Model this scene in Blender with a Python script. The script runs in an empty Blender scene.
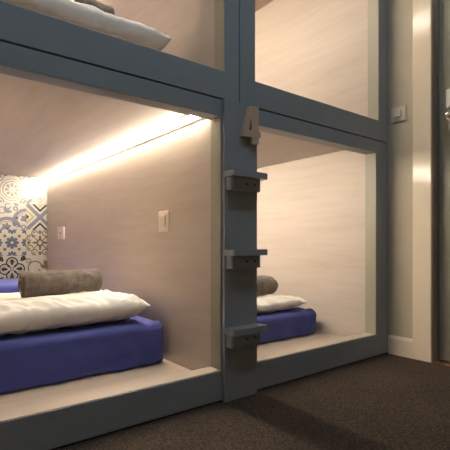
import bpy, bmesh, math, random
from mathutils import Vector, noise, Matrix

PI = math.pi
COL = bpy.context.scene.collection
scene = bpy.context.scene


# ------------------------------------------------------------------ materials
def lin(r, g, b):
    def f(v):
        v /= 255.0
        return v / 12.92 if v <= 0.04045 else ((v + 0.055) / 1.055) ** 2.4
    return (f(r), f(g), f(b), 1.0)


def base_mat(name, col, rough=0.5, spec=0.5, metal=0.0):
    m = bpy.data.materials.new(name)
    m.use_nodes = True
    b = m.node_tree.nodes['Principled BSDF']
    b.inputs['Base Color'].default_value = col
    b.inputs['Roughness'].default_value = rough
    b.inputs['Specular IOR Level'].default_value = spec
    b.inputs['Metallic'].default_value = metal
    return m, m.node_tree, b


def coords(nt, scale):
    tc = nt.nodes.new('ShaderNodeTexCoord')
    mp = nt.nodes.new('ShaderNodeMapping')
    mp.inputs['Scale'].default_value = scale
    nt.links.new(tc.outputs['Object'], mp.inputs['Vector'])
    return mp.outputs['Vector']


def noise_node(nt, vec, scale, detail=4.0, rough=0.55, dist=0.0):
    n = nt.nodes.new('ShaderNodeTexNoise')
    n.inputs['Scale'].default_value = scale
    n.inputs['Detail'].default_value = detail
    n.inputs['Roughness'].default_value = rough
    n.inputs['Distortion'].default_value = dist
    nt.links.new(vec, n.inputs['Vector'])
    return n.outputs['Fac']


def ramp(nt, fac, stops):
    r = nt.nodes.new('ShaderNodeValToRGB')
    el = r.color_ramp.elements
    el[0].position, el[0].color = stops[0]
    el[1].position, el[1].color = stops[-1]
    for p, c in stops[1:-1]:
        e = el.new(p)
        e.color = c
    nt.links.new(fac, r.inputs['Fac'])
    return r.outputs['Color']


def mix(nt, a, b, fac, mode='MULTIPLY'):
    n = nt.nodes.new('ShaderNodeMix')
    n.data_type = 'RGBA'
    n.blend_type = mode
    n.inputs[0].default_value = fac
    nt.links.new(a, n.inputs[6])
    nt.links.new(b, n.inputs[7])
    return n.outputs[2]


def bump(nt, bsdf, height, strength, dist):
    n = nt.nodes.new('ShaderNodeBump')
    n.inputs['Strength'].default_value = strength
    n.inputs['Distance'].default_value = dist
    nt.links.new(height, n.inputs['Height'])
    nt.links.new(n.outputs['Normal'], bsdf.inputs['Normal'])


def make_wood(name, c_dark, c_mid, c_light, scl):
    m, nt, b = base_mat(name, c_mid, 0.5, 0.3)
    v = coords(nt, scl)
    n1 = noise_node(nt, v, 1.0, 5, 0.6, 0.4)
    c1 = ramp(nt, n1, [(0.30, c_dark), (0.46, c_mid), (0.70, c_light)])
    v2 = coords(nt, (scl[0] * 3.0, scl[1] * 2.0, scl[2] * 4.0))
    n2 = noise_node(nt, v2, 1.0, 3, 0.6, 0.0)
    c2 = ramp(nt, n2, [(0.3, (0.93, 0.925, 0.92, 1)), (0.6, (1, 1, 1, 1))])
    nt.links.new(mix(nt, c1, c2, 1.0), b.inputs['Base Color'])
    bump(nt, b, n2, 0.08, 0.002)
    return m


WOOD = make_wood('pale_oak_laminate', (0.515, 0.435, 0.365, 1), (0.55, 0.47, 0.395, 1), (0.58, 0.50, 0.425, 1), (9.0, 1.3, 9.0))
PLATFORM_WOOD = make_wood('pale_oak_board', (0.425, 0.34, 0.27, 1), (0.47, 0.38, 0.30, 1), (0.505, 0.415, 0.335, 1), (1.2, 10.0, 9.0))


def make_paint(name, col, rough, var=0.06, spec=0.4):
    m, nt, b = base_mat(name, col, rough, spec)
    v = coords(nt, (1, 1, 1))
    n = noise_node(nt, v, 3.5, 3)
    lo = tuple(c * (1 - var) for c in col[:3]) + (1,)
    hi = tuple(min(1, c * (1 + var)) for c in col[:3]) + (1,)
    nt.links.new(ramp(nt, n, [(0.3, lo), (0.7, hi)]), b.inputs['Base Color'])
    n2 = noise_node(nt, v, 240, 2)
    bump(nt, b, n2, 0.05, 0.001)
    return m


SLATE = make_paint('slate_paint', (0.268, 0.292, 0.305, 1), 0.42)
WALLP = make_paint('grey_wall_paint', (0.60, 0.51, 0.37, 1), 0.6)
REVEALP = make_paint('beige_reveal_paint', (0.37, 0.34, 0.26, 1), 0.45)
TRIMP = make_paint('cream_gloss_paint', (0.87, 0.72, 0.54, 1), 0.15, 0.03, 0.36)
JAMBP = make_paint('brown_jamb_paint', (0.48, 0.34, 0.23, 1), 0.4)
DOORP = make_paint('grey_door_paint', (0.34, 0.30, 0.225, 1), 0.4)
CEILP = make_paint('white_ceiling_paint', (0.5, 0.5, 0.5, 1), 0.8)
BACKW = make_paint('corridor_wall_paint', (0.38, 0.30, 0.22, 1), 0.7)
PLASTIC = make_paint('ivory_plastic', (0.74, 0.65, 0.55, 1), 0.28, 0.02, 0.5)
LOCK_GLEAM = make_paint('white_lock_gleam', (0.88, 0.84, 0.78, 1), 0.25, 0.02, 0.5)  # white stands in for the bright pod mirrored in the lock case
HOLE = base_mat('dark_hole', (0.012, 0.012, 0.012, 1), 0.6)[0]
TAN = make_paint('tan_board', (0.62, 0.44, 0.32, 1), 0.6, 0.08)
ALU = base_mat('brushed_aluminium', (0.42, 0.42, 0.40, 1), 0.45, 0.5, 0.6)[0]
GREY_PROFILE = base_mat('anodised_profile', (0.05, 0.05, 0.05, 1), 0.5, 0.2)[0]
CHROME = base_mat('chrome', (0.85, 0.84, 0.82, 1), 0.12, 0.5, 1.0)[0]
COPPER = base_mat('copper_strip', (0.60, 0.27, 0.15, 1), 0.35, 0.5, 1.0)[0]

def make_emit(name, col, strength):
    m, nt, b = base_mat(name, (0.8, 0.8, 0.8, 1), 0.5)
    b.inputs['Emission Color'].default_value = col
    b.inputs['Emission Strength'].default_value = strength
    return m


LED_COL = (0.905, 0.805, 0.665, 1)
DIFF_A = make_emit('led_diffuser', LED_COL, 98.0)
DIFF_D = make_emit('led_diffuser_upper', LED_COL, 70.0)
DIFF_B = make_emit('led_diffuser_bright', LED_COL, 77.0)
DIFF_C = make_emit('led_diffuser_dim', LED_COL, 110.0)


def make_cloth(name, c1, c2, scale, strength, dist, rough=0.85, sheen=0.0, big=4.0):
    m, nt, b = base_mat(name, c1, rough, 0.2)
    v = coords(nt, (1, 1, 1))
    n = noise_node(nt, v, big, 4)
    nt.links.new(ramp(nt, n, [(0.3, c1), (0.7, c2)]), b.inputs['Base Color'])
    n2 = noise_node(nt, v, scale, 3, 0.7)
    bump(nt, b, n2, strength, dist)
    b.inputs['Sheen Weight'].default_value = sheen
    return m


SHEET = make_cloth('blue_sheet', (0.054, 0.068, 0.265, 1), (0.066, 0.08, 0.295, 1), 60, 0.15, 0.004, 0.7, 0.15)
LINEN = make_cloth('white_linen', (0.70, 0.66, 0.61, 1), (0.76, 0.72, 0.66, 1), 28, 0.25, 0.006, 0.85, 0.1)
TERRY = make_cloth('taupe_terry', (0.10, 0.082, 0.065, 1), (0.165, 0.135, 0.108, 1), 170, 0.9, 0.008, 0.95, 0.3, 45)


def make_carpet():
    m, nt, b = base_mat('dark_carpet', (0.04, 0.035, 0.03, 1), 0.95, 0.1)
    v = coords(nt, (1, 1, 1))
    n = noise_node(nt, v, 140, 4, 0.75)
    c1 = ramp(nt, n, [(0.32, (0.034, 0.024, 0.0175, 1)), (0.52, (0.088, 0.064, 0.048, 1)), (0.72, (0.195, 0.14, 0.103, 1))])
    v2 = coords(nt, (1, 1, 1))
    n2 = noise_node(nt, v2, 5, 4)
    c2 = ramp(nt, n2, [(0.3, (0.82, 0.82, 0.82, 1)), (0.7, (1, 1, 1, 1))])
    nt.links.new(mix(nt, c1, c2, 1.0), b.inputs['Base Color'])
    bump(nt, b, n, 0.8, 0.006)
    return m


CARPET = make_carpet()


# ------------------------------------------------------------------ helpers
def origin(p):
    v = Vector((0, 0, 0))
    while p is not None:
        v += p.location
        p = p.parent
    return v


def obj(name, bm, mats, parent=None, smooth=False, loc=None):
    """World-space bmesh -> ONE mesh object (child of parent, or top level at loc)."""
    base = origin(parent) if parent else Vector(loc or (0, 0, 0))
    bmesh.ops.translate(bm, verts=bm.verts, vec=-base)
    bmesh.ops.recalc_face_normals(bm, faces=bm.faces)
    me = bpy.data.meshes.new(name)
    bm.to_mesh(me)
    bm.free()
    for m in (mats if isinstance(mats, (list, tuple)) else [mats]):
        me.materials.append(m)
    if smooth:
        for p in me.polygons:
            p.use_smooth = True
        me.set_sharp_from_angle(angle=math.radians(62))
    o = bpy.data.objects.new(name, me)
    COL.objects.link(o)
    if parent:
        o.parent = parent
    else:
        o.location = base
    return o


def tag(o, label, cat, group=None):
    o['label'] = label
    o['category'] = cat
    if group:
        o['group'] = group
    return o


def thing(name, loc, label, cat, group=None):
    o = bpy.data.objects.new(name, None)
    o.empty_display_size = 0.1
    o.location = loc
    COL.objects.link(o)
    return tag(o, label, cat, group)


def struct(o):
    o['kind'] = 'structure'
    return o


def copy_tree(o, off, label, parent=None):
    c = o.copy()
    COL.objects.link(c)
    if parent:
        c.parent = parent
    else:
        c.location = o.location + Vector(off)
        c['label'] = label
    for ch in list(o.children):
        copy_tree(ch, off, None, c)
    return c


def add_box(bm, x0, x1, y0, y1, z0, z1, bev=0.0, seg=2):
    r = bmesh.ops.create_cube(bm, size=1.0)
    vs = r['verts']
    bmesh.ops.scale(bm, vec=(x1 - x0, y1 - y0, z1 - z0), verts=vs)
    bmesh.ops.translate(bm, vec=((x0 + x1) / 2, (y0 + y1) / 2, (z0 + z1) / 2), verts=vs)
    if bev:
        es = list({e for v in vs for e in v.link_edges})
        bmesh.ops.bevel(bm, geom=es, offset=bev, segments=seg, affect='EDGES', profile=0.5)


def box(x0, x1, y0, y1, z0, z1, bev=0.0, seg=2):
    bm = bmesh.new()
    add_box(bm, x0, x1, y0, y1, z0, z1, bev, seg)
    return bm


def add_prism(bm, pts, d, at):
    """polygon pts [(a,b)] extruded by d; at(a,b,t) -> xyz."""
    lo = [bm.verts.new(at(a, b, 0)) for a, b in pts]
    hi = [bm.verts.new(at(a, b, d)) for a, b in pts]
    n = len(pts)
    bm.faces.new(lo[::-1])
    bm.faces.new(hi)
    for i in range(n):
        j = (i + 1) % n
        bm.faces.new((lo[i], lo[j], hi[j], hi[i]))


def add_cyl(bm, p, axis, r, h, n=20, r2=None):
    """cylinder from p along axis with length h."""
    axis = Vector(axis).normalized()
    t = axis.orthogonal().normalized()
    s = axis.cross(t)
    a = [bm.verts.new(Vector(p) + (t * math.cos(2 * PI * i / n) + s * math.sin(2 * PI * i / n)) * r) for i in range(n)]
    r2 = r if r2 is None else r2
    b = [bm.verts.new(Vector(p) + axis * h + (t * math.cos(2 * PI * i / n) + s * math.sin(2 * PI * i / n)) * r2) for i in range(n)]
    bm.faces.new(a[::-1])
    bm.faces.new(b)
    for i in range(n):
        j = (i + 1) % n
        bm.faces.new((a[i], a[j], b[j], b[i]))


# ------------------------------------------------------------------ camera
F_PX, CX, HY = 422.0, 225.0, 243.5
ang = math.atan2(765 - CX, F_PX)
CAM_H = 0.6
CAM_D = F_PX / 156.8 * math.sin(ang) * CAM_H
cam = bpy.data.cameras.new('camera')
cam.sensor_width = 36.0
cam.sensor_fit = 'HORIZONTAL'
cam.lens = 36.0 * F_PX / 450.0
cam.shift_y = (HY - 225.0) / 450.0
cam.clip_start = 0.02
co = bpy.data.objects.new('camera', cam)
COL.objects.link(co)
co.location = (0, -CAM_D, CAM_H)
co.rotation_euler = (PI / 2, 0, ang - PI / 2)
scene.camera = co

# ------------------------------------------------------------------ the room
FZ = -0.002
WX = 2.142            # right wall face
BACK = 2.32           # bunk back wall face
RX0, RY0, RZ = -1.60, -1.90, 2.62

struct(obj('floor', box(RX0 - 0.1, 2.40, RY0 - 0.1, 2.45, FZ - 0.1, FZ), CARPET))
struct(obj('ceiling', box(RX0 - 0.1, 2.40, RY0 - 0.1, 2.45, RZ, RZ + 0.1), CEILP))
struct(obj('wall_back', box(RX0 - 0.1, 2.40, BACK + 0.03, BACK + 0.13, FZ, RZ), BACKW))
struct(obj('wall_front', box(RX0 - 0.1, 2.40, RY0 - 0.1, RY0, FZ, RZ), BACKW))
# filler wall left of the bunks and above them
bm = box(RX0, -0.003, 0.0, 0.09, FZ, RZ)
struct(obj('wall_side', bm, BACKW))
struct(obj('wall_left', box(RX0 - 0.1, RX0, RY0, 0.0, FZ, RZ), BACKW))

# right wall with the door opening
DY1, DY0, DTOP = -0.241, -1.10, 2.12
bm = bmesh.new()
for a in ((DY1, 2.35, FZ, RZ), (RY0, DY0, FZ, RZ), (DY0, DY1, DTOP, RZ)):
    add_box(bm, WX, WX + 0.20, a[0], a[1], a[2], a[3])
struct(obj('wall_right', bm, WALLP))
# baseboard between bunk and casing
CY0, CY1 = -0.2375, -0.140            # casing
bm = bmesh.new()
prof = [(0, FZ), (-0.015, FZ), (-0.015, 0.084), (-0.010, 0.096), (0, 0.099)]
add_prism(bm, prof, 0.0 - CY1 - 0.001, lambda a, b, t: (WX + a, CY1 + 0.0005 + t, b))
struct(obj('baseboard_right', bm, TRIMP))
# casing: two uprights and a head
bm = bmesh.new()
add_box(bm, WX - 0.018, WX, CY0, CY1, FZ, DTOP + 0.012, 0.004, 3)
add_box(bm, WX - 0.018, WX, DY0 - 0.113, DY0 - 0.012, FZ, DTOP + 0.012, 0.004, 3)
add_box(bm, WX - 0.018, WX, DY0 - 0.113, CY1, DTOP + 0.012, DTOP + 0.113, 0.004, 3)
struct(obj('trim_1', bm, TRIMP))
# jamb lining
bm = bmesh.new()
add_box(bm, WX - 0.012, WX + 0.19, DY1, DY1 + 0.0115, FZ, DTOP)
add_box(bm, WX + 0.098, WX + 0.13, DY1 - 0.014, DY1, FZ, DTOP)
add_box(bm, WX - 0.012, WX + 0.19, DY0 - 0.0115, DY0, FZ, DTOP)
add_box(bm, WX - 0.012, WX + 0.19, DY0, DY1, DTOP, DTOP + 0.0115)
struct(obj('trim_2', bm, JAMBP))
# copper threshold strip
bm = box(WX + 0.0, WX + 0.045, DY0 + 0.001, DY1 - 0.001, FZ, FZ + 0.006, 0.002)
struct(obj('trim_3', bm, COPPER))

# the door, with grooves, handle and lock
DX = WX + 0.052
bm = box(DX, DX + 0.042, DY0 + 0.004, DY1 - 0.006, FZ + 0.008, DTOP - 0.004, 0.002)
for z in (0.20, 0.52, 0.95, 1.66):
    add_box(bm, DX - 0.0035, DX + 0.001, DY0 + 0.10, DY1 - 0.034, z - 0.006, z + 0.006, 0.002)
door = struct(obj('door_1', bm, DOORP))
# metal edge guard
obj('edge_strip', box(DX - 0.0025, DX + 0.001, DY1 - 0.0125, DY1 - 0.0065, FZ + 0.02, DTOP - 0.01), ALU, door)
lock = obj('lock_case', box(DX - 0.024, DX + 0.0005, -0.352, -0.288, 1.278, 1.372, 0.008, 3), LOCK_GLEAM, door)
obj('handle_plate', box(DX - 0.010, DX + 0.0005, -0.350, -0.290, 1.16, 1.268, 0.006, 3), ALU, door)
bm = bmesh.new()
add_cyl(bm, (DX - 0.009, -0.315, 1.232), (-1, 0, 0), 0.026, 0.012, 28)
add_cyl(bm, (DX - 0.02, -0.315, 1.232), (-1, 0, 0), 0.011, 0.045, 20)
add_box(bm, DX - 0.068, DX - 0.048, -0.450, -0.302, 1.222, 1.243, 0.007, 3)
obj('door_handle', bm, CHROME, door, True)


# ------------------------------------------------------------------ patterned tiles
class Tiles:
    def __init__(self):
        self.bm = bmesh.new()
        self.lay = 0

    def start(self, x0, z0, s, xmax, xmin, ztop, zmin):
        self.x0, self.z0, self.s, self.xmax, self.xmin, self.ztop, self.zmin = x0, z0, s, xmax, xmin, ztop, zmin
        self.lay = 0

    def poly(self, pts, mi):
        P = [(self.x0 + p[0] * self.s, self.z0 + p[1] * self.s) for p in pts]
        for ax, lim, sg in ((0, self.xmax, 1), (0, self.xmin, -1), (1, self.ztop, 1), (1, self.zmin, -1),
                            (0, self.x0 + self.s * 0.996, 1), (0, self.x0 + self.s * 0.004, -1),
                            (1, self.z0 + self.s * 0.996, 1), (1, self.z0 + self.s * 0.004, -1)):
            out = []
            for i in range(len(P)):
                a, b = P[i], P[(i + 1) % len(P)]
                da, db = sg * (lim - a[ax]), sg * (lim - b[ax])
                if da >= 0:
                    out.append(a)
                if (da > 0 > db) or (da < 0 < db):
                    t = da / (da - db)
                    out.append((a[0] + (b[0] - a[0]) * t, a[1] + (b[1] - a[1]) * t))
            P = out
            if len(P) < 3:
                return
        y = BACK - 0.0014 - 0.0003 * self.lay
        try:
            f = self.bm.faces.new([self.bm.verts.new((p[0], y, p[1])) for p in P])
            f.material_index = mi
        except ValueError:
            pass

    def arc(self, cx, cz, r0, r1, a0, a1, mi, n=None):
        n = n or max(4, int(abs(a1 - a0) / 12))
        for i in range(n):
            t0 = math.radians(a0 + (a1 - a0) * i / n)
            t1 = math.radians(a0 + (a1 - a0) * (i + 1) / n)
            q = [(cx + r1 * math.cos(t0), cz + r1 * math.sin(t0)), (cx + r1 * math.cos(t1), cz + r1 * math.sin(t1))]
            if r0 > 0:
                q += [(cx + r0 * math.cos(t1), cz + r0 * math.sin(t1)), (cx + r0 * math.cos(t0), cz + r0 * math.sin(t0))]
            else:
                q += [(cx, cz)]
            self.poly(q, mi)
        self.lay += 0.02

    def disc(self, cx, cz, r, mi):
        self.arc(cx, cz, 0, r, 0, 360, mi, 20)

    def petal(self, cx, cz, a, r0, r1, w, mi, blunt=0.6):
        t = math.radians(a)
        u, v = (math.cos(t), math.sin(t)), (-math.sin(t), math.cos(t))
        rm = r0 + (r1 - r0) * blunt
        pts = []
        for r, ww in ((r0, 0.0), (r0 + (rm - r0) * 0.5, 0.75), (rm, 1.0), (rm + (r1 - rm) * 0.6, 0.7), (r1, 0.0)):
            pts.append((r, ww * w / 2))
        pts += [(r, -w_) for r, w_ in pts[-2:0:-1]]
        self.poly([(cx + u[0] * r + v[0] * w_, cz + u[1] * r + v[1] * w_) for r, w_ in pts], mi)
        self.lay += 0.02

    def diamond(self, cx, cz, r, mi):
        self.poly([(cx + r, cz), (cx, cz + r), (cx - r, cz), (cx, cz - r)], mi)
        self.lay += 0.05

    def bar(self, a, b, w, mi):
        dx, dz = b[0] - a[0], b[1] - a[1]
        l = math.hypot(dx, dz)
        nx, nz = -dz / l * w / 2, dx / l * w / 2
        self.poly([(a[0] + nx, a[1] + nz), (b[0] + nx, b[1] + nz), (b[0] - nx, b[1] - nz), (a[0] - nx, a[1] - nz)], mi)
        self.lay += 0.02


CREAM, NAVY, GREY, TAUPE, OLIVE, BLACK, BLUE, PALE = range(1, 9)


def t_rosette(t):      # taupe wheel in a dotted ring, quarter wheels in the corners
    t.arc(.5, .5, .30, .335, 0, 360, TAUPE, 30)
    t.arc(.5, .5, .40, .425, 0, 360, TAUPE, 30)
    for k in range(8):
        t.petal(.5, .5, k * 45, .07, .26, .11, TAUPE, .75)
    t.disc(.5, .5, .045, GREY)
    for cx in (0, 1):
        for cz in (0, 1):
            t.arc(cx, cz, .20, .235, 0, 360, TAUPE, 28)
            for k in range(8):
                t.petal(cx, cz, k * 45 + 22, .04, .17, .07, GREY, .7)


def t_diamonds(t):     # grey outlined lozenges round a cross
    for cx, cz in ((.5, .22), (.5, .78), (.22, .5), (.78, .5)):
        t.diamond(cx, cz, .165, GREY)
        t.diamond(cx, cz, .12, CREAM)
        t.diamond(cx, cz, .065, GREY)
    for k in range(4):
        t.petal(.5, .5, 45 + 90 * k, .02, .30, .10, PALE, .6)
        t.petal(.5, .5, 45 + 90 * k, .40, .66, .12, GREY, .5)
    for cx in (0, 1):
        for cz in (0, 1):
            t.diamond(cx, cz, .13, GREY)
            t.diamond(cx, cz, .07, CREAM)


def t_arches(t):       # scalloped grey-blue arches with leaves inside, scrolls above
    for cx, cz in ((1.0, .32), (.34, -.02)):
        t.arc(cx, cz, .37, .50, 15, 205, GREY, 20)
        t.arc(cx, cz, .315, .335, 15, 205, NAVY, 20)
        for a, r in ((60, .20), (95, .27), (130, .27), (165, .22)):
            t.petal(cx, cz + .02, a, .02, r, .11, GREY, .65)
        t.disc(cx, cz + .03, .055, NAVY)
    t.disc(.66, .44, .05, NAVY)
    t.arc(.16, .72, .10, .135, 0, 320, GREY, 18)
    t.arc(.36, .88, .08, .115, 40, 360, GREY, 16)
    for a in (20, 60, 100):
        t.petal(.28, .62, a, .0, .24, .10, GREY, .65)
    t.arc(.62, .80, .05, .085, 0, 360, NAVY, 14)
    t.petal(.74, .92, 160, .0, .2, .09, GREY, .65)
    t.arc(.90, .10, .06, .09, 0, 360, NAVY, 14)


def t_chevrons(t):     # nested V's pointing at the centre from four sides
    def V(k, off, w, mi):
        rot = [(1, 0, 0, 1), (0, -1, 1, 0), (-1, 0, 0, -1), (0, 1, -1, 0)][k]
        def R(p):
            x, z = p
            return (.5 + rot[0] * x + rot[1] * z, .5 + rot[2] * x + rot[3] * z)
        m = .55
        t.poly([R((0, off)), R((m, off + m)), R((m, off + m + w)), R((0, off + w))], mi)
        t.poly([R((0, off)), R((0, off + w)), R((-m, off + m + w)), R((-m, off + m))], mi)
    for k in range(4):
        V(k, .0, .10, GREY)
        V(k, .20, .10, OLIVE if k % 2 else BLACK)
    for k in range(4):
        rot = [(1, 0, 0, 1), (0, -1, 1, 0), (-1, 0, 0, -1), (0, 1, -1, 0)][k]
        pts = [(-.11, .5), (0, .39), (.11, .5)]
        t.poly([(.5 + rot[0] * x + rot[1] * z, .5 + rot[2] * x + rot[3] * z) for x, z in pts], BLACK if k % 2 else PALE)


def t_star(t):         # blue eight-petal star with blue quarter stars and taupe squares
    def star(cx, cz, s):
        for k in range(8):
            t.petal(cx, cz, k * 45, .03 * s, .245 * s, .125 * s, BLUE, .72)
        t.disc(cx, cz, .11 * s, BLUE)
        t.disc(cx, cz, .05 * s, CREAM)
    star(.5, .5, 1.0)
    for cx, cz in ((0, .5), (1, .5), (.5, 0), (.5, 1)):
        star(cx, cz, .75)
    for cx, cz in ((0, 0), (1, 0), (0, 1), (1, 1)):
        star(cx, cz, .8)
    for cx in (.25, .75):
        for cz in (.25, .75):
            t.poly([(cx - .05, cz - .05), (cx + .05, cz - .05), (cx + .05, cz + .05), (cx - .05, cz + .05)], TAUPE)


def t_scroll(t):       # dark taupe scrolls on four diagonals
    for k in range(4):
        a = math.radians(45 + 90 * k)
        c, s = math.cos(a), math.sin(a)
        t.bar((.5 + .05 * c, .5 + .05 * s), (.5 + .36 * c, .5 + .36 * s), .035, TAUPE)
        for sg in (1, -1):
            cx, cz = .5 + .40 * c - sg * .12 * s, .5 + .40 * s + sg * .12 * c
            t.arc(cx, cz, .085, .125, 0, 300, TAUPE, 16)
            t.disc(cx + .03 * c, cz + .03 * s, .035, TAUPE)
        t.petal(.5, .5, 90 * k, .05, .30, .10, TAUPE, .6)
        t.petal(.5, .5, 90 * k, .32, .48, .14, TAUPE, .7)
    t.arc(.5, .5, .10, .135, 0, 360, BLACK, 20)


def t_quatrefoil(t):   # black four-lobed frame with a rosette inside
    for k in range(4):
        a = math.radians(90 * k)
        t.arc(.5 + .24 * math.cos(a), .5 + .24 * math.sin(a), .165, .215, 90 * k - 118, 90 * k + 118, BLACK, 22)
        t.arc(.5 + .24 * math.cos(a), .5 + .24 * math.sin(a), .095, .12, 90 * k - 110, 90 * k + 110, GREY, 16)
        t.petal(.5, .5, 90 * k, .12, .38, .13, BLACK, .65)
        t.petal(.5, .5, 45 + 90 * k, .07, .24, .09, BLACK, .6)
        t.petal(.5, .5, 45 + 90 * k, .44, .66, .20, BLACK, .6)
        a2 = math.radians(45 + 90 * k)
        t.arc(.5 + .47 * math.cos(a2), .5 + .47 * math.sin(a2), .03, .05, 0, 360, BLACK, 12)
    t.disc(.5, .5, .075, GREY)
    t.disc(.5, .5, .035, CREAM)


def t_fleur(t):        # large open scroll with a fleur
    t.arc(.32, .52, .23, .275, 20, 330, TAUPE, 26)
    t.arc(.44, .34, .07, .115, 150, 460, TAUPE, 16)
    for a, l in ((60, .34), (100, .38), (140, .28), (-80, .30), (-30, .26)):
        t.petal(.74, .45, a, .0, l, .13, TAUPE, .7)
    t.arc(.86, .70, .08, .12, 0, 300, TAUPE, 14)
    t.arc(.60, .20, .06, .10, 0, 300, TAUPE, 14)
    t.arc(.08, .80, .06, .095, 0, 360, TAUPE, 14)


PAT = [t_rosette, t_diamonds, t_arches, t_chevrons, t_star, t_scroll, t_quatrefoil, t_fleur]
TILE_X, TILE_S, TILE_TOP = 0.816, 0.2045, 1.118     # column boundary, pitch, top row top edge


def tile_mats():
    cols = [((.22, .20, .175), .5), ((.345, .315, .265), .25), ((.05, .058, .12), .25), ((.125, .13, .165), .25),
            ((.12, .095, .068), .25), ((.25, .225, .11), .25), ((.035, .032, .035), .25), ((.075, .082, .125), .25), ((.28, .27, .27), .25)]
    out = []
    for i, (c, r) in enumerate(cols):
        out.append(make_paint('tile_' + ['grout', 'cream', 'navy', 'greyblue', 'taupe', 'olive', 'black', 'blue', 'pale'][i], c + (1,), r, 0.05))
    return out


TMATS = tile_mats()


def tile_panel(xmin, xmax, zmin, ztop):
    t = Tiles()
    add_box(t.bm, xmin, xmax, BACK, BACK + 0.012, zmin, ztop)
    grid = {(0, 0): t_rosette, (0, 1): t_diamonds, (1, 0): t_arches, (1, 1): t_chevrons, (2, 0): t_star,
            (2, 1): t_scroll, (3, 0): t_quatrefoil, (3, 1): t_fleur}
    rnd = random.Random(4)
    for col in range(-3, 2):
        for row in range(-1, 5):
            x0 = xmax - 0.158 + (col - 1) * TILE_S
            z0 = ztop - 0.011 - (row + 1) * TILE_S
            t.start(x0, z0, TILE_S, xmax, xmin, ztop - 0.0005, zmin)
            if z0 < zmin - TILE_S:
                continue
            t.poly([(0, 0), (1, 0), (1, 1), (0, 1)], CREAM)
            t.lay = 1
            fn = grid.get((row, col)) or rnd.choice(PAT)
            fn(t)
    return t.bm


# ------------------------------------------------------------------ sleeping pods
PODS = 'stacked sleeping pods'
FR = 0.065       # frame thickness


def make_pod(x0, x1, ox0, ox1, z0, z1, oz0, oz1, zp, zc, led_side, diff, label):
    """module x0..x1, z0..z1; opening ox0..ox1, oz0..oz1; platform zp; ceiling zc."""
    p = thing('sleeping_pod', ((x0 + x1) / 2, 0.0, z0), label, 'bunk', PODS)
    b = 0.0015
    obj('bottom_rail', box(x0, x1, 0, FR, z0, oz0, b), SLATE, p)
    obj('top_rail', box(x0, x1, 0, FR, oz1, z1, b), SLATE, p)
    for a, c in ((x0, ox0 - 0.0016), (ox1 + 0.0016, x1)):
        obj('stile', box(a, c, 0.0002, FR - 0.0002, oz0 - 0.0008, oz1 + 0.0008), SLATE, p)
    for a in (ox0 - 0.0016, ox1):
        lining = obj('jamb_lining', box(a, a + 0.0016, 0.0012, FR - 0.0002, oz0 + 0.0001, oz1 - 0.0001), REVEALP, p)
        lining['label'] = 'beige lining of the opening'
    sill = obj('sill', box(ox0 + 0.0002, ox1 - 0.0002, 0.004, FR + 0.002, oz0 + 0.0001, oz0 + 0.003, 0.001), PLATFORM_WOOD, p)
    sill['label'] = 'pale wood sill strip'
    # shell
    obj('side_panel', box(max(x0 + 0.001, ox0 - 0.018), ox0 - 0.001, FR + 0.001, BACK - 0.0005, zp - 0.02, zc), WOOD, p)
    obj('side_panel', box(ox1 + 0.001, min(x1 - 0.001, ox1 + 0.018), FR + 0.001, BACK - 0.0005, zp - 0.02, zc), WOOD, p)
    obj('platform', box(ox0 - 0.0005, ox1 + 0.0005, FR + 0.001, BACK - 0.001, zp - 0.018, zp), PLATFORM_WOOD, p)
    obj('ceiling_panel', box(ox0 - 0.018, ox1 + 0.018, FR + 0.001, BACK + 0.012, zc + 0.0005, zc + 0.016), WOOD, p)
    tp = obj('tiled_panel', tile_panel(ox0 + 0.0005, ox1 - 0.0005, zp + 0.001, zc - 0.001), TMATS, p)
    tp['label'] = 'patchwork of blue and grey patterned tiles'
    # corner light profile
    y0, y1 = 0.078, BACK - 0.012
    w = 0.024
    xw = ox1 + 0.001 if led_side > 0 else ox0 - 0.001
    sg = -led_side
    bm = bmesh.new()
    add_box(bm, min(xw + sg * 0.0004, xw + sg * 0.0034), max(xw + sg * 0.0004, xw + sg * 0.0034), y0, y1, zc - w - 0.0022, zc - w + 0.0005)
    add_box(bm, min(xw + sg * (w - 0.001), xw + sg * (w + 0.002)), max(xw + sg * (w - 0.001), xw + sg * (w + 0.002)), y0, y1, zc - 0.0035, zc - 0.0003)
    for ya, yb in ((y0 - 0.003, y0 - 0.0005), (y1 + 0.0005, y1 + 0.002)):
        pts = [(0.0004, -w), (0.0004, -0.0004), (w, -0.0004)]
        add_prism(bm, pts, yb - ya, lambda a, c, t: (xw + sg * a, ya + t, zc + c))
    prof = obj('light_profile', bm, GREY_PROFILE, p)
    bm = bmesh.new()
    we = 0.014
    pts = [(0.0006, -we), (0.0006, -0.0006), (we, -0.0006)]
    add_prism(bm, pts, y1 - y0, lambda a, c, t: (xw + sg * a, y0 + t, zc + c))
    d = obj('diffuser', bm, diff, prof)
    d['label'] = 'glowing frosted strip'
    return p


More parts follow.
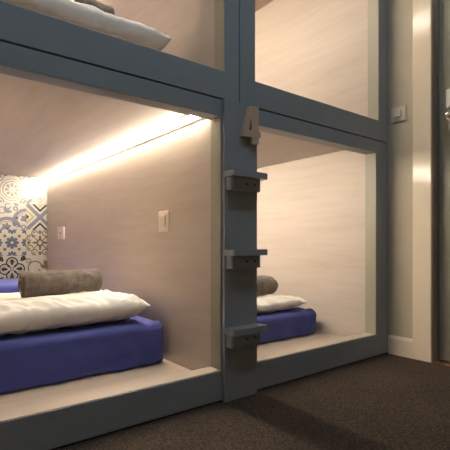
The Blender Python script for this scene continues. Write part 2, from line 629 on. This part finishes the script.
UZ = 1.153
XL0, XM, XR1 = 0.0, 1.0645, 2.122
LL = make_pod(XL0, XM, 0.10, 0.974, 0.004, 1.147, 0.115, 1.083, 0.070, 1.130, 1, DIFF_A,
              'lower left sleeping pod with patterned tiles and a bright strip along its ceiling corner')
RL = make_pod(XM + 0.005, XR1, 1.160, 2.012, 0.004, 1.147, 0.115, 1.083, 0.070, 1.130, -1, DIFF_B,
              'lower right sleeping pod, pale wood inside, beside the grey wall and skirting')
LU = make_pod(XL0, XM, 0.10, 0.992, UZ, 2.40, 1.257, 2.19, 1.192, 2.262, 1, DIFF_C,
              'upper left sleeping pod with a white pillow peeping over its rail')
RU = make_pod(XM + 0.005, XR1, 1.150, 2.036, UZ, 2.40, 1.257, 2.19, 1.213, 2.262, -1, DIFF_D,
              'upper right sleeping pod, empty pale wood interior above the number 4')

# recessed plinth below the lower pods keeps them off the carpet
plinth = obj('trim_4', box(0.01, 2.11, 0.045, 0.075, FZ, 0.0035), HOLE)
struct(plinth)

# ------------------------------------------------------------------ ladder post
lad = thing('bunk_ladder', (1.063, -0.008, FZ), 'slate ladder post with three short steps between the two lower pods', 'ladder')
obj('post', box(0.980, 1.146, -0.0155, -0.0005, FZ, 1.1475, 0.0015), SLATE, lad)


def step(zt):
    x0, x1, y0, y1 = 0.981, 1.153, -0.072, -0.0157
    n = 10
    pts = [(x0, y1), (x0, y0 + 0.006)]
    for i in range(n + 1):
        u = i / n
        pts.append((x0 + 0.004 + (x1 - x0 - 0.008) * u, y0 - 0.004 * math.sin(PI * u)))
    pts += [(x1, y0 + 0.006), (x1, y1)]
    bm = bmesh.new()
    add_prism(bm, pts, 0.023, lambda a, b, t: (a, b, zt - 0.023 + t))
    st = obj('step', bm, SLATE, lad)
    bx0, bx1, by0 = 0.986, 1.138, -0.050
    pts = [(bx0, y1), (bx0, by0 + 0.012)]
    for i in range(5):
        a = PI + (PI / 2) * i / 4
        pts.append((bx0 + 0.012 + 0.012 * math.cos(a), by0 + 0.012 + 0.012 * math.sin(a)))
    for i in range(5):
        a = 1.5 * PI + (PI / 2) * i / 4
        pts.append((bx1 - 0.012 + 0.012 * math.cos(a), by0 + 0.012 + 0.012 * math.sin(a)))
    pts += [(bx1, y1)]
    # drop duplicate points
    q = []
    for p_ in pts:
        if not q or (abs(p_[0] - q[-1][0]) + abs(p_[1] - q[-1][1])) > 1e-6:
            q.append(p_)
    bm = bmesh.new()
    add_prism(bm, q, 0.048, lambda a, b, t: (a, b, zt - 0.0715 + t))
    br = obj('step_bracket', bm, SLATE, st)
    for sx in (1.062, 1.104):
        bm = bmesh.new()
        add_cyl(bm, (sx, by0 + 0.0005, zt - 0.046), (0, -1, 0), 0.0046, 0.0012, 14)
        h = obj('screw', bm, HOLE, st)
        h['label'] = 'dark recessed screw'


for zt in (0.874, 0.577, 0.280):
    step(zt)

# ------------------------------------------------------------------ the number 4
YF = -0.036


def onY(px, py):
    u = px - CX
    c, s = math.cos(ang), math.sin(ang)
    k = (YF + CAM_D) / (s * F_PX - c * u)
    return (k * (c * F_PX + s * u), CAM_H + k * (HY - py))


zm = lambda a, b: onY(240 + a / 6.43, 100 + b / 6.43)
outer = [zm(*q) for q in ((62, 40), (122, 43), (122, 203), (134, 207), (134, 247), (122, 246), (122, 288), (80, 282), (80, 240), (20, 229), (27, 196))]
inner = [zm(*q) for q in ((73, 112), (77, 192), (57, 189))]
bm = bmesh.new()
# outer ring with triangular counter: bridged strips
TH = 0.019


def ringed(bm, outer, inner, y0, y1):
    from mathutils.geometry import tessellate_polygon
    polys = [[Vector((a, b, 0)) for a, b in outer], [Vector((a, b, 0)) for a, b in inner]]
    allp = outer + inner
    tris = tessellate_polygon(polys)
    va = [bm.verts.new((a, y0, b)) for a, b in allp]
    vb = [bm.verts.new((a, y1, b)) for a, b in allp]
    for t in tris:
        bm.faces.new([va[i] for i in t])
        bm.faces.new([vb[i] for i in reversed(t)])
    for off, n in ((0, len(outer)), (len(outer), len(inner))):
        for i in range(n):
            j = (i + 1) % n
            bm.faces.new((va[off + i], va[off + j], vb[off + j], vb[off + i]))


ringed(bm, outer, inner, YF, YF + TH)
tag(obj('bunk_number', bm, TAN, None, False, (1.12, YF + TH, 1.0)), 'tan wooden number 4 fixed high on the ladder post', 'number sign')


# ------------------------------------------------------------------ switches and socket
def wall_plate(name, xw, yc, zc, w, h, label, cat, kind):
    """plate on a wall that faces -X."""
    o = thing(name, (xw - 0.0005, yc, zc - h / 2), label, cat, None)
    t = 0.009
    obj('cover_plate', box(xw - t, xw - 0.0005, yc - w / 2, yc + w / 2, zc - h / 2, zc + h / 2, 0.0025, 3), PLASTIC, o)
    if kind == 'switch':
        ry = yc - w * 0.03
        obj('rocker', box(xw - t - 0.006, xw - t - 0.0001, ry - w * .26, ry + w * .26, zc - h * .24, zc + h * .30, 0.002, 3), PLASTIC, o)
    elif kind == 'small':
        obj('rocker', box(xw - t - 0.012, xw - t - 0.0001, yc - w * .24, yc + w * .20, zc - h * .20, zc + h * .20, 0.002, 3), PLASTIC, o)
    else:
        bm = bmesh.new()
        add_cyl(bm, (xw - t - 0.0001, yc, zc), (-1, 0, 0), 0.017, 0.0015, 24)
        so = obj('socket_ring', bm, PLASTIC, o)
        bm = bmesh.new()
        add_cyl(bm, (xw - t - 0.0017, yc, zc), (-1, 0, 0), 0.010, 0.0008, 20)
        obj('socket_hole', bm, HOLE, so)
    return o


wall_plate('light_switch', 0.975, 0.424, 0.700, 0.088, 0.098, 'ivory rocker switch on the wood side of the lower left pod', 'switch', 'switch')
wall_plate('wall_socket', 0.975, 1.945, 0.677, 0.150, 0.088, 'small ivory socket near the patterned tiles in the lower left pod', 'socket', 'socket')
wall_plate('light_switch', WX, -0.056, 1.296, 0.085, 0.080, 'ivory light switch on the grey wall beside the door frame', 'switch', 'small')


# ------------------------------------------------------------------ bedding
def fbm(x, y, z, o=3):
    v, a = 0.0, 1.0
    for i in range(o):
        v += a * noise.noise(Vector((x, y, z)) * (2 ** i))
        a *= 0.5
    return v


def make_mattress(x0, x1, y0, y1, z0, z1, r=0.035, seed=0.0):
    """rounded slab in a fitted sheet: cross-section swept over a subdivided box."""
    bm = bmesh.new()
    bmesh.ops.create_cube(bm, size=2.0)
    bmesh.ops.subdivide_edges(bm, edges=bm.edges, cuts=39, use_grid_fill=True)
    hx, hy, hz = (x1 - x0) / 2, (y1 - y0) / 2, (z1 - z0) / 2
    c = Vector(((x0 + x1) / 2, (y0 + y1) / 2, (z0 + z1) / 2))
    for v in bm.verts:
        def warp(t, h):
            # concentrate rows near the edges
            s = math.copysign(1 - (1 - abs(t)) ** 1.9, t)
            return s * h
        p = Vector((warp(v.co.x, hx), warp(v.co.y, hy), warp(v.co.z, hz)))
        q = Vector((max(-hx + r, min(hx - r, p.x)), max(-hy + r, min(hy - r, p.y)), max(-hz + r * .5, min(hz - r, p.z))))
        d = p - q
        if d.length > 1e-7:
            d2 = Vector((d.x, d.y, d.z * (2.0 if p.z < 0 else 1.0)))
            d2.normalize()
            n = d2
            rr = r if p.z > 0 else r
            p = q + Vector((d2.x * rr, d2.y * rr, d2.z * (r if p.z > 0 else r * .5)))
        else:
            n = Vector((0, 0, 1))
        w = p + c
        front = max(0.0, -n.y)
        # soft vertical drapes on the front plus general unevenness
        a = 0.0025 * fbm(w.x * 4 + seed, w.y * 4, w.z * 3 + 7)
        a += front * 0.0085 * math.sin(w.x * 38 + 3.5 * fbm(w.x * 3 + seed, w.z * 9, 2.2)) * max(0, min(1, (z1 - w.z) / (z1 - z0))) * (0.4 + 0.6 * abs(fbm(w.x * 2 + seed, 1, 1)))
        a += front * 0.0045 * math.sin(w.x * 88 - w.z * 70 + 4 * fbm(w.x * 5 + seed, w.z * 4, 1.7)) * max(0.0, fbm(w.x * 4.5 + 3 * seed, w.z * 2, 5.1) + 0.05) * 2.0
        lump = 0.0
        # elastic corner tuck
        for sx in (-1, 1):
            dd = Vector((w.x - (c.x + sx * (hx - 0.035)), w.y - (y0 + 0.03), 0)).length
            if n.z > 0.3:
                lump += 0.005 * math.exp(-(dd / 0.022) ** 2) - 0.006 * math.exp(-((dd - 0.045) / 0.018) ** 2)
        w = w + n * a + Vector((0, 0, lump))
        w.z = max(w.z, z0)
        v.co = w
    return bm


def make_pillow(cx, cy, zb, hx, hy, t, seed=0.0, sag=0.012, lean=0.0):
    """plump pillow: two skins meeting in a seam, underside pressed flat at zb."""
    bm = bmesh.new()
    NX, NY = 96, 64
    rows = {}
    zs = zb + t * 0.58            # seam height
    for side in (1, -1):
        for i in range(NX + 1):
            for j in range(NY + 1):
                u, v = -1 + 2 * i / NX, -1 + 2 * j / NY
                edge = (i in (0, NX)) or (j in (0, NY))
                if edge and side < 0:
                    rows[(side, i, j)] = rows[(1, i, j)]
                    continue
                # concave sides, pulled out corners
                px = u * (1 - 0.035 * (1 - v * v) * abs(u) ** 3)
                py = v * (1 - 0.06 * (1 - u * u) * abs(v) ** 3)
                x, y = cx + hx * px, cy + hy * py
                prof = (max(0.0, 1 - abs(u) ** 4.2) ** 0.44) * (max(0.0, 1 - abs(v) ** 3.2) ** 0.44)
                h = t * (0.42 if side > 0 else 0.58) * prof
                z = zs + side * h
                # wrinkles: fan from the corners, stronger near the seam
                k = 1 - prof
                wv = 0.005 * fbm(x * 7 + seed, y * 7, side * 3.1 + seed)
                for sx in (-1, 1):
                    for sy in (-1, 1):
                        dx, dy = u - sx, v - sy
                        a = math.atan2(dy * hy, dx * hx)
                        r = math.hypot(dx * hx, dy * hy)
                        wv += 0.0085 * math.sin(a * 17 + seed + 2 * fbm(x * 5, y * 5, seed)) * math.exp(-(r / 0.20) ** 2) * min(1, r / 0.04)
                wv += 0.0030 * math.sin(x * 118 + 60 * (v + 1) * (0.5 + 0.5 * fbm(x * 2, 1, seed)) + 5 * fbm(x * 6, y * 6, seed)) * math.exp(-((v + 0.75) / 0.45) ** 2)
                # creases running in from the front seam
                if v < 0:
                    wv += 0.0090 * math.sin(x * 50 + 22 * (v + 1) + 4 * fbm(x * 4 + seed, y * 5, 9)) * math.exp(-((v + 1) / 0.55) ** 2) * min(1, (v + 1) * 6) * (0.6 + fbm(x * 3, 4, seed))
                if not edge:
                    z += wv * min(1.0, prof * 2.2) * (1 if side > 0 else .85)
                # dip where the towel lies
                if side > 0:
                    z -= sag * math.exp(-((y - cy - 0.02) / 0.09) ** 2) * (1 if abs(u) < 0.75 else max(0, 1 - (abs(u) - .75) * 6))
                z -= (0.55 * t * 0.30) * (abs(u) ** 8) * (abs(v) ** 8) * 0
                z += lean * (y - cy)
                if side < 0:
                    z = max(z, zb)
                rows[(side, i, j)] = bm.verts.new((x, y, z))
    for side in (1, -1):
        for i in range(NX):
            for j in range(NY):
                q = [rows[(side, i, j)], rows[(side, i + 1, j)], rows[(side, i + 1, j + 1)], rows[(side, i, j + 1)]]
                bm.faces.new(q if side > 0 else q[::-1])
    return bm


def make_towel(x0, x1, cy, cz, R, seed=0.0, round_r=0.012, squash=0.92, taper=0.0, yaw=0.0, pinch=0.30):
    """towel rolled along X: a spiral sheet with thickness, plump ends."""
    bm = bmesh.new()
    turns = 3.1
    th = 0.0088
    N = 150
    M = 44
    core = 0.014

    def spiral(s, off):
        a = s * turns * 2 * PI
        r = core + (R - th - core) * s + off
        ang0 = -PI * 0.62 - turns * 2 * PI
        return r * math.cos(a + ang0), r * math.sin(a + ang0)
    prof = []
    for k in range(N + 1):
        prof.append(spiral(k / N, th))
    n_out = len(prof)
    for k in range(N, -1, -1):
        prof.append(spiral(k / N, 0.0008))
    L = x1 - x0
    rings = []
    for m in range(M + 1):
        u = 0.5 - 0.5 * math.cos(PI * m / M)
        x = x0 + L * u
        e = min(x - x0, x1 - x)
        ring = []
        sc = 1.0
        if e < round_r:
            sc = 1 - pinch * (1 - math.sqrt(max(0, 1 - (1 - e / round_r) ** 2)))
        for idx, (a, b) in enumerate(prof):
            rr = math.hypot(a, b)
            outer = rr / R
            nx = 0.006 * fbm(x * 9 + seed, a * 22, b * 22) * outer
            nx2 = 0.0022 * math.sin(x * 70 + 6 * fbm(x * 5, a * 9, b * 9 + seed)) * outer
            f = (1 + (nx + nx2) / max(rr, 0.01)) if rr > 0.02 else 1
            s = 1 - (1 - sc) * outer
            # winding layers telescope slightly at the ends
            xo = 0.006 * math.sin(rr * 160 + seed) * (1 if m in (0, M) else 0)
            z = cz + b * f * s * squash
            if b < 0 and z < cz - R * squash * 0.9:
                z = cz - R * squash * 0.9 + (z - (cz - R * squash * 0.9)) * 0.25
            tp = 1 + taper * (x - x0) / L
            ring.append(bm.verts.new((x + xo, cy + yaw * (x - (x0 + x1) / 2) + a * f * s * 1.04 * tp, cz - R * squash * 0.94 + (z - cz + R * squash * 0.94) * tp)))
        rings.append(ring)
    n = len(prof)
    for m in range(M):
        for i in range(n):
            j = (i + 1) % n
            bm.faces.new((rings[m][i], rings[m][j], rings[m + 1][j], rings[m + 1][i]))
    for ring in (rings[0], rings[-1]):
        for k in range(N):
            bm.faces.new((ring[k], ring[k + 1], ring[n - 2 - k], ring[n - 1 - k]))
    return bm


# lower left bed
MT = 0.253
tag(obj('mattress', make_mattress(0.108, 0.944, 0.362, 2.30, 0.0705, MT, 0.030, 1.3), SHEET, None, True, (0.53, 1.3, 0.0705)),
    'mattress in a royal blue fitted sheet in the lower left pod', 'mattress', 'pod mattresses')
tag(obj('pillow', make_pillow(0.505, 0.620, MT + 0.003, 0.370, 0.252, 0.130, 2.0), LINEN, None, True, (0.56, 0.63, MT + 0.003)),
    'plump white pillow on the blue mattress in the lower left pod', 'pillow', 'white pillows')
tag(obj('rolled_towel', make_towel(0.405, 0.752, 0.632, 0.4325, 0.063, 0.7, 0.008, 0.92, -0.05, 0.17, 0.12), TERRY, None, True, (0.6, 0.65, 0.37)),
    'rolled taupe towel on the white pillow in the lower left pod', 'towel', 'rolled towels')
bm = bmesh.new()
add_box(bm, 0.122, 0.930, 1.70, 2.285, MT + 0.006, MT + 0.082, 0.03, 5)
tag(obj('folded_blanket', bm, SHEET, None, True, (0.53, 2.0, MT)),
    'blue folded bedding at the far foot end of the lower left mattress, against the tiles', 'blanket')
# upper left bed
MU = 1.343
tag(obj('mattress', make_mattress(0.108, 0.944, 0.29, 2.30, 1.1925, MU, 0.030, 3.7), SHEET, None, True, (0.53, 1.3, 1.1925)),
    'blue mattress in the upper left pod, mostly hidden by the rail', 'mattress', 'pod mattresses')
tag(obj('pillow', make_pillow(0.50, 0.45, MU + 0.003, 0.38, 0.25, 0.136, 6.1, 0.018), LINEN, None, True, (0.5, 0.45, MU + 0.003)),
    'white pillow seen over the rail of the upper left pod', 'pillow', 'white pillows')
tag(obj('rolled_towel', make_towel(0.375, 0.722, 0.455, 1.550, 0.067, 1.9), TERRY, None, True, (0.55, 0.45, 1.48)),
    'rolled taupe towel on the pillow in the upper left pod', 'towel', 'rolled towels')
# lower right bed
MR = 0.212
tag(obj('mattress', make_mattress(1.166, 1.958, 0.345, 2.30, 0.0705, MR, 0.030, 5.1), SHEET, None, True, (1.56, 1.3, 0.0705)),
    'mattress in a royal blue fitted sheet in the lower right pod, half behind the ladder', 'mattress', 'pod mattresses')
tag(obj('pillow', make_pillow(1.545, 0.60, MR + 0.003, 0.350, 0.235, 0.078, 4.4, 0.008), LINEN, None, True, (1.51, 0.60, MR + 0.003)),
    'white pillow on the blue mattress in the lower right pod, half behind the ladder', 'pillow', 'white pillows')
tag(obj('rolled_towel', make_towel(1.48, 1.84, 0.595, 0.3490, 0.0645, 3.3, 0.075, 0.94, 0.0, 0.0, 0.55), TERRY, None, True, (1.63, 0.6, 0.28)),
    'rolled taupe towel in the lower right pod, its round end showing past the ladder', 'towel', 'rolled towels')

# ------------------------------------------------------------------ light
w = bpy.data.worlds.new('world')
scene.world = w
w.use_nodes = True
w.node_tree.nodes['Background'].inputs['Color'].default_value = (0.55, 0.72, 1.0, 1)
w.node_tree.nodes['Background'].inputs['Strength'].default_value = 0.3
# dim cool ceiling panel of the corridor
al = bpy.data.lights.new('corridor_ceiling_panel', 'AREA')
al.shape = 'RECTANGLE'
al.size = 2.2
al.size_y = 0.2
al.energy = 5.2
al.color = (0.60, 0.81, 1.0)
ao = bpy.data.objects.new('corridor_ceiling_panel', al)
COL.objects.link(ao)
ao.location = (0.5, -0.9, RZ - 0.01)

vs = scene.view_settings
vs.view_transform = 'Standard'
vs.look = 'None'
vs.gamma = 1.0
vs.use_curve_mapping = False
vs.exposure = 1.42
scene.cycles.max_bounces = 10
scene.cycles.diffuse_bounces = 6
scene.cycles.use_denoising = True
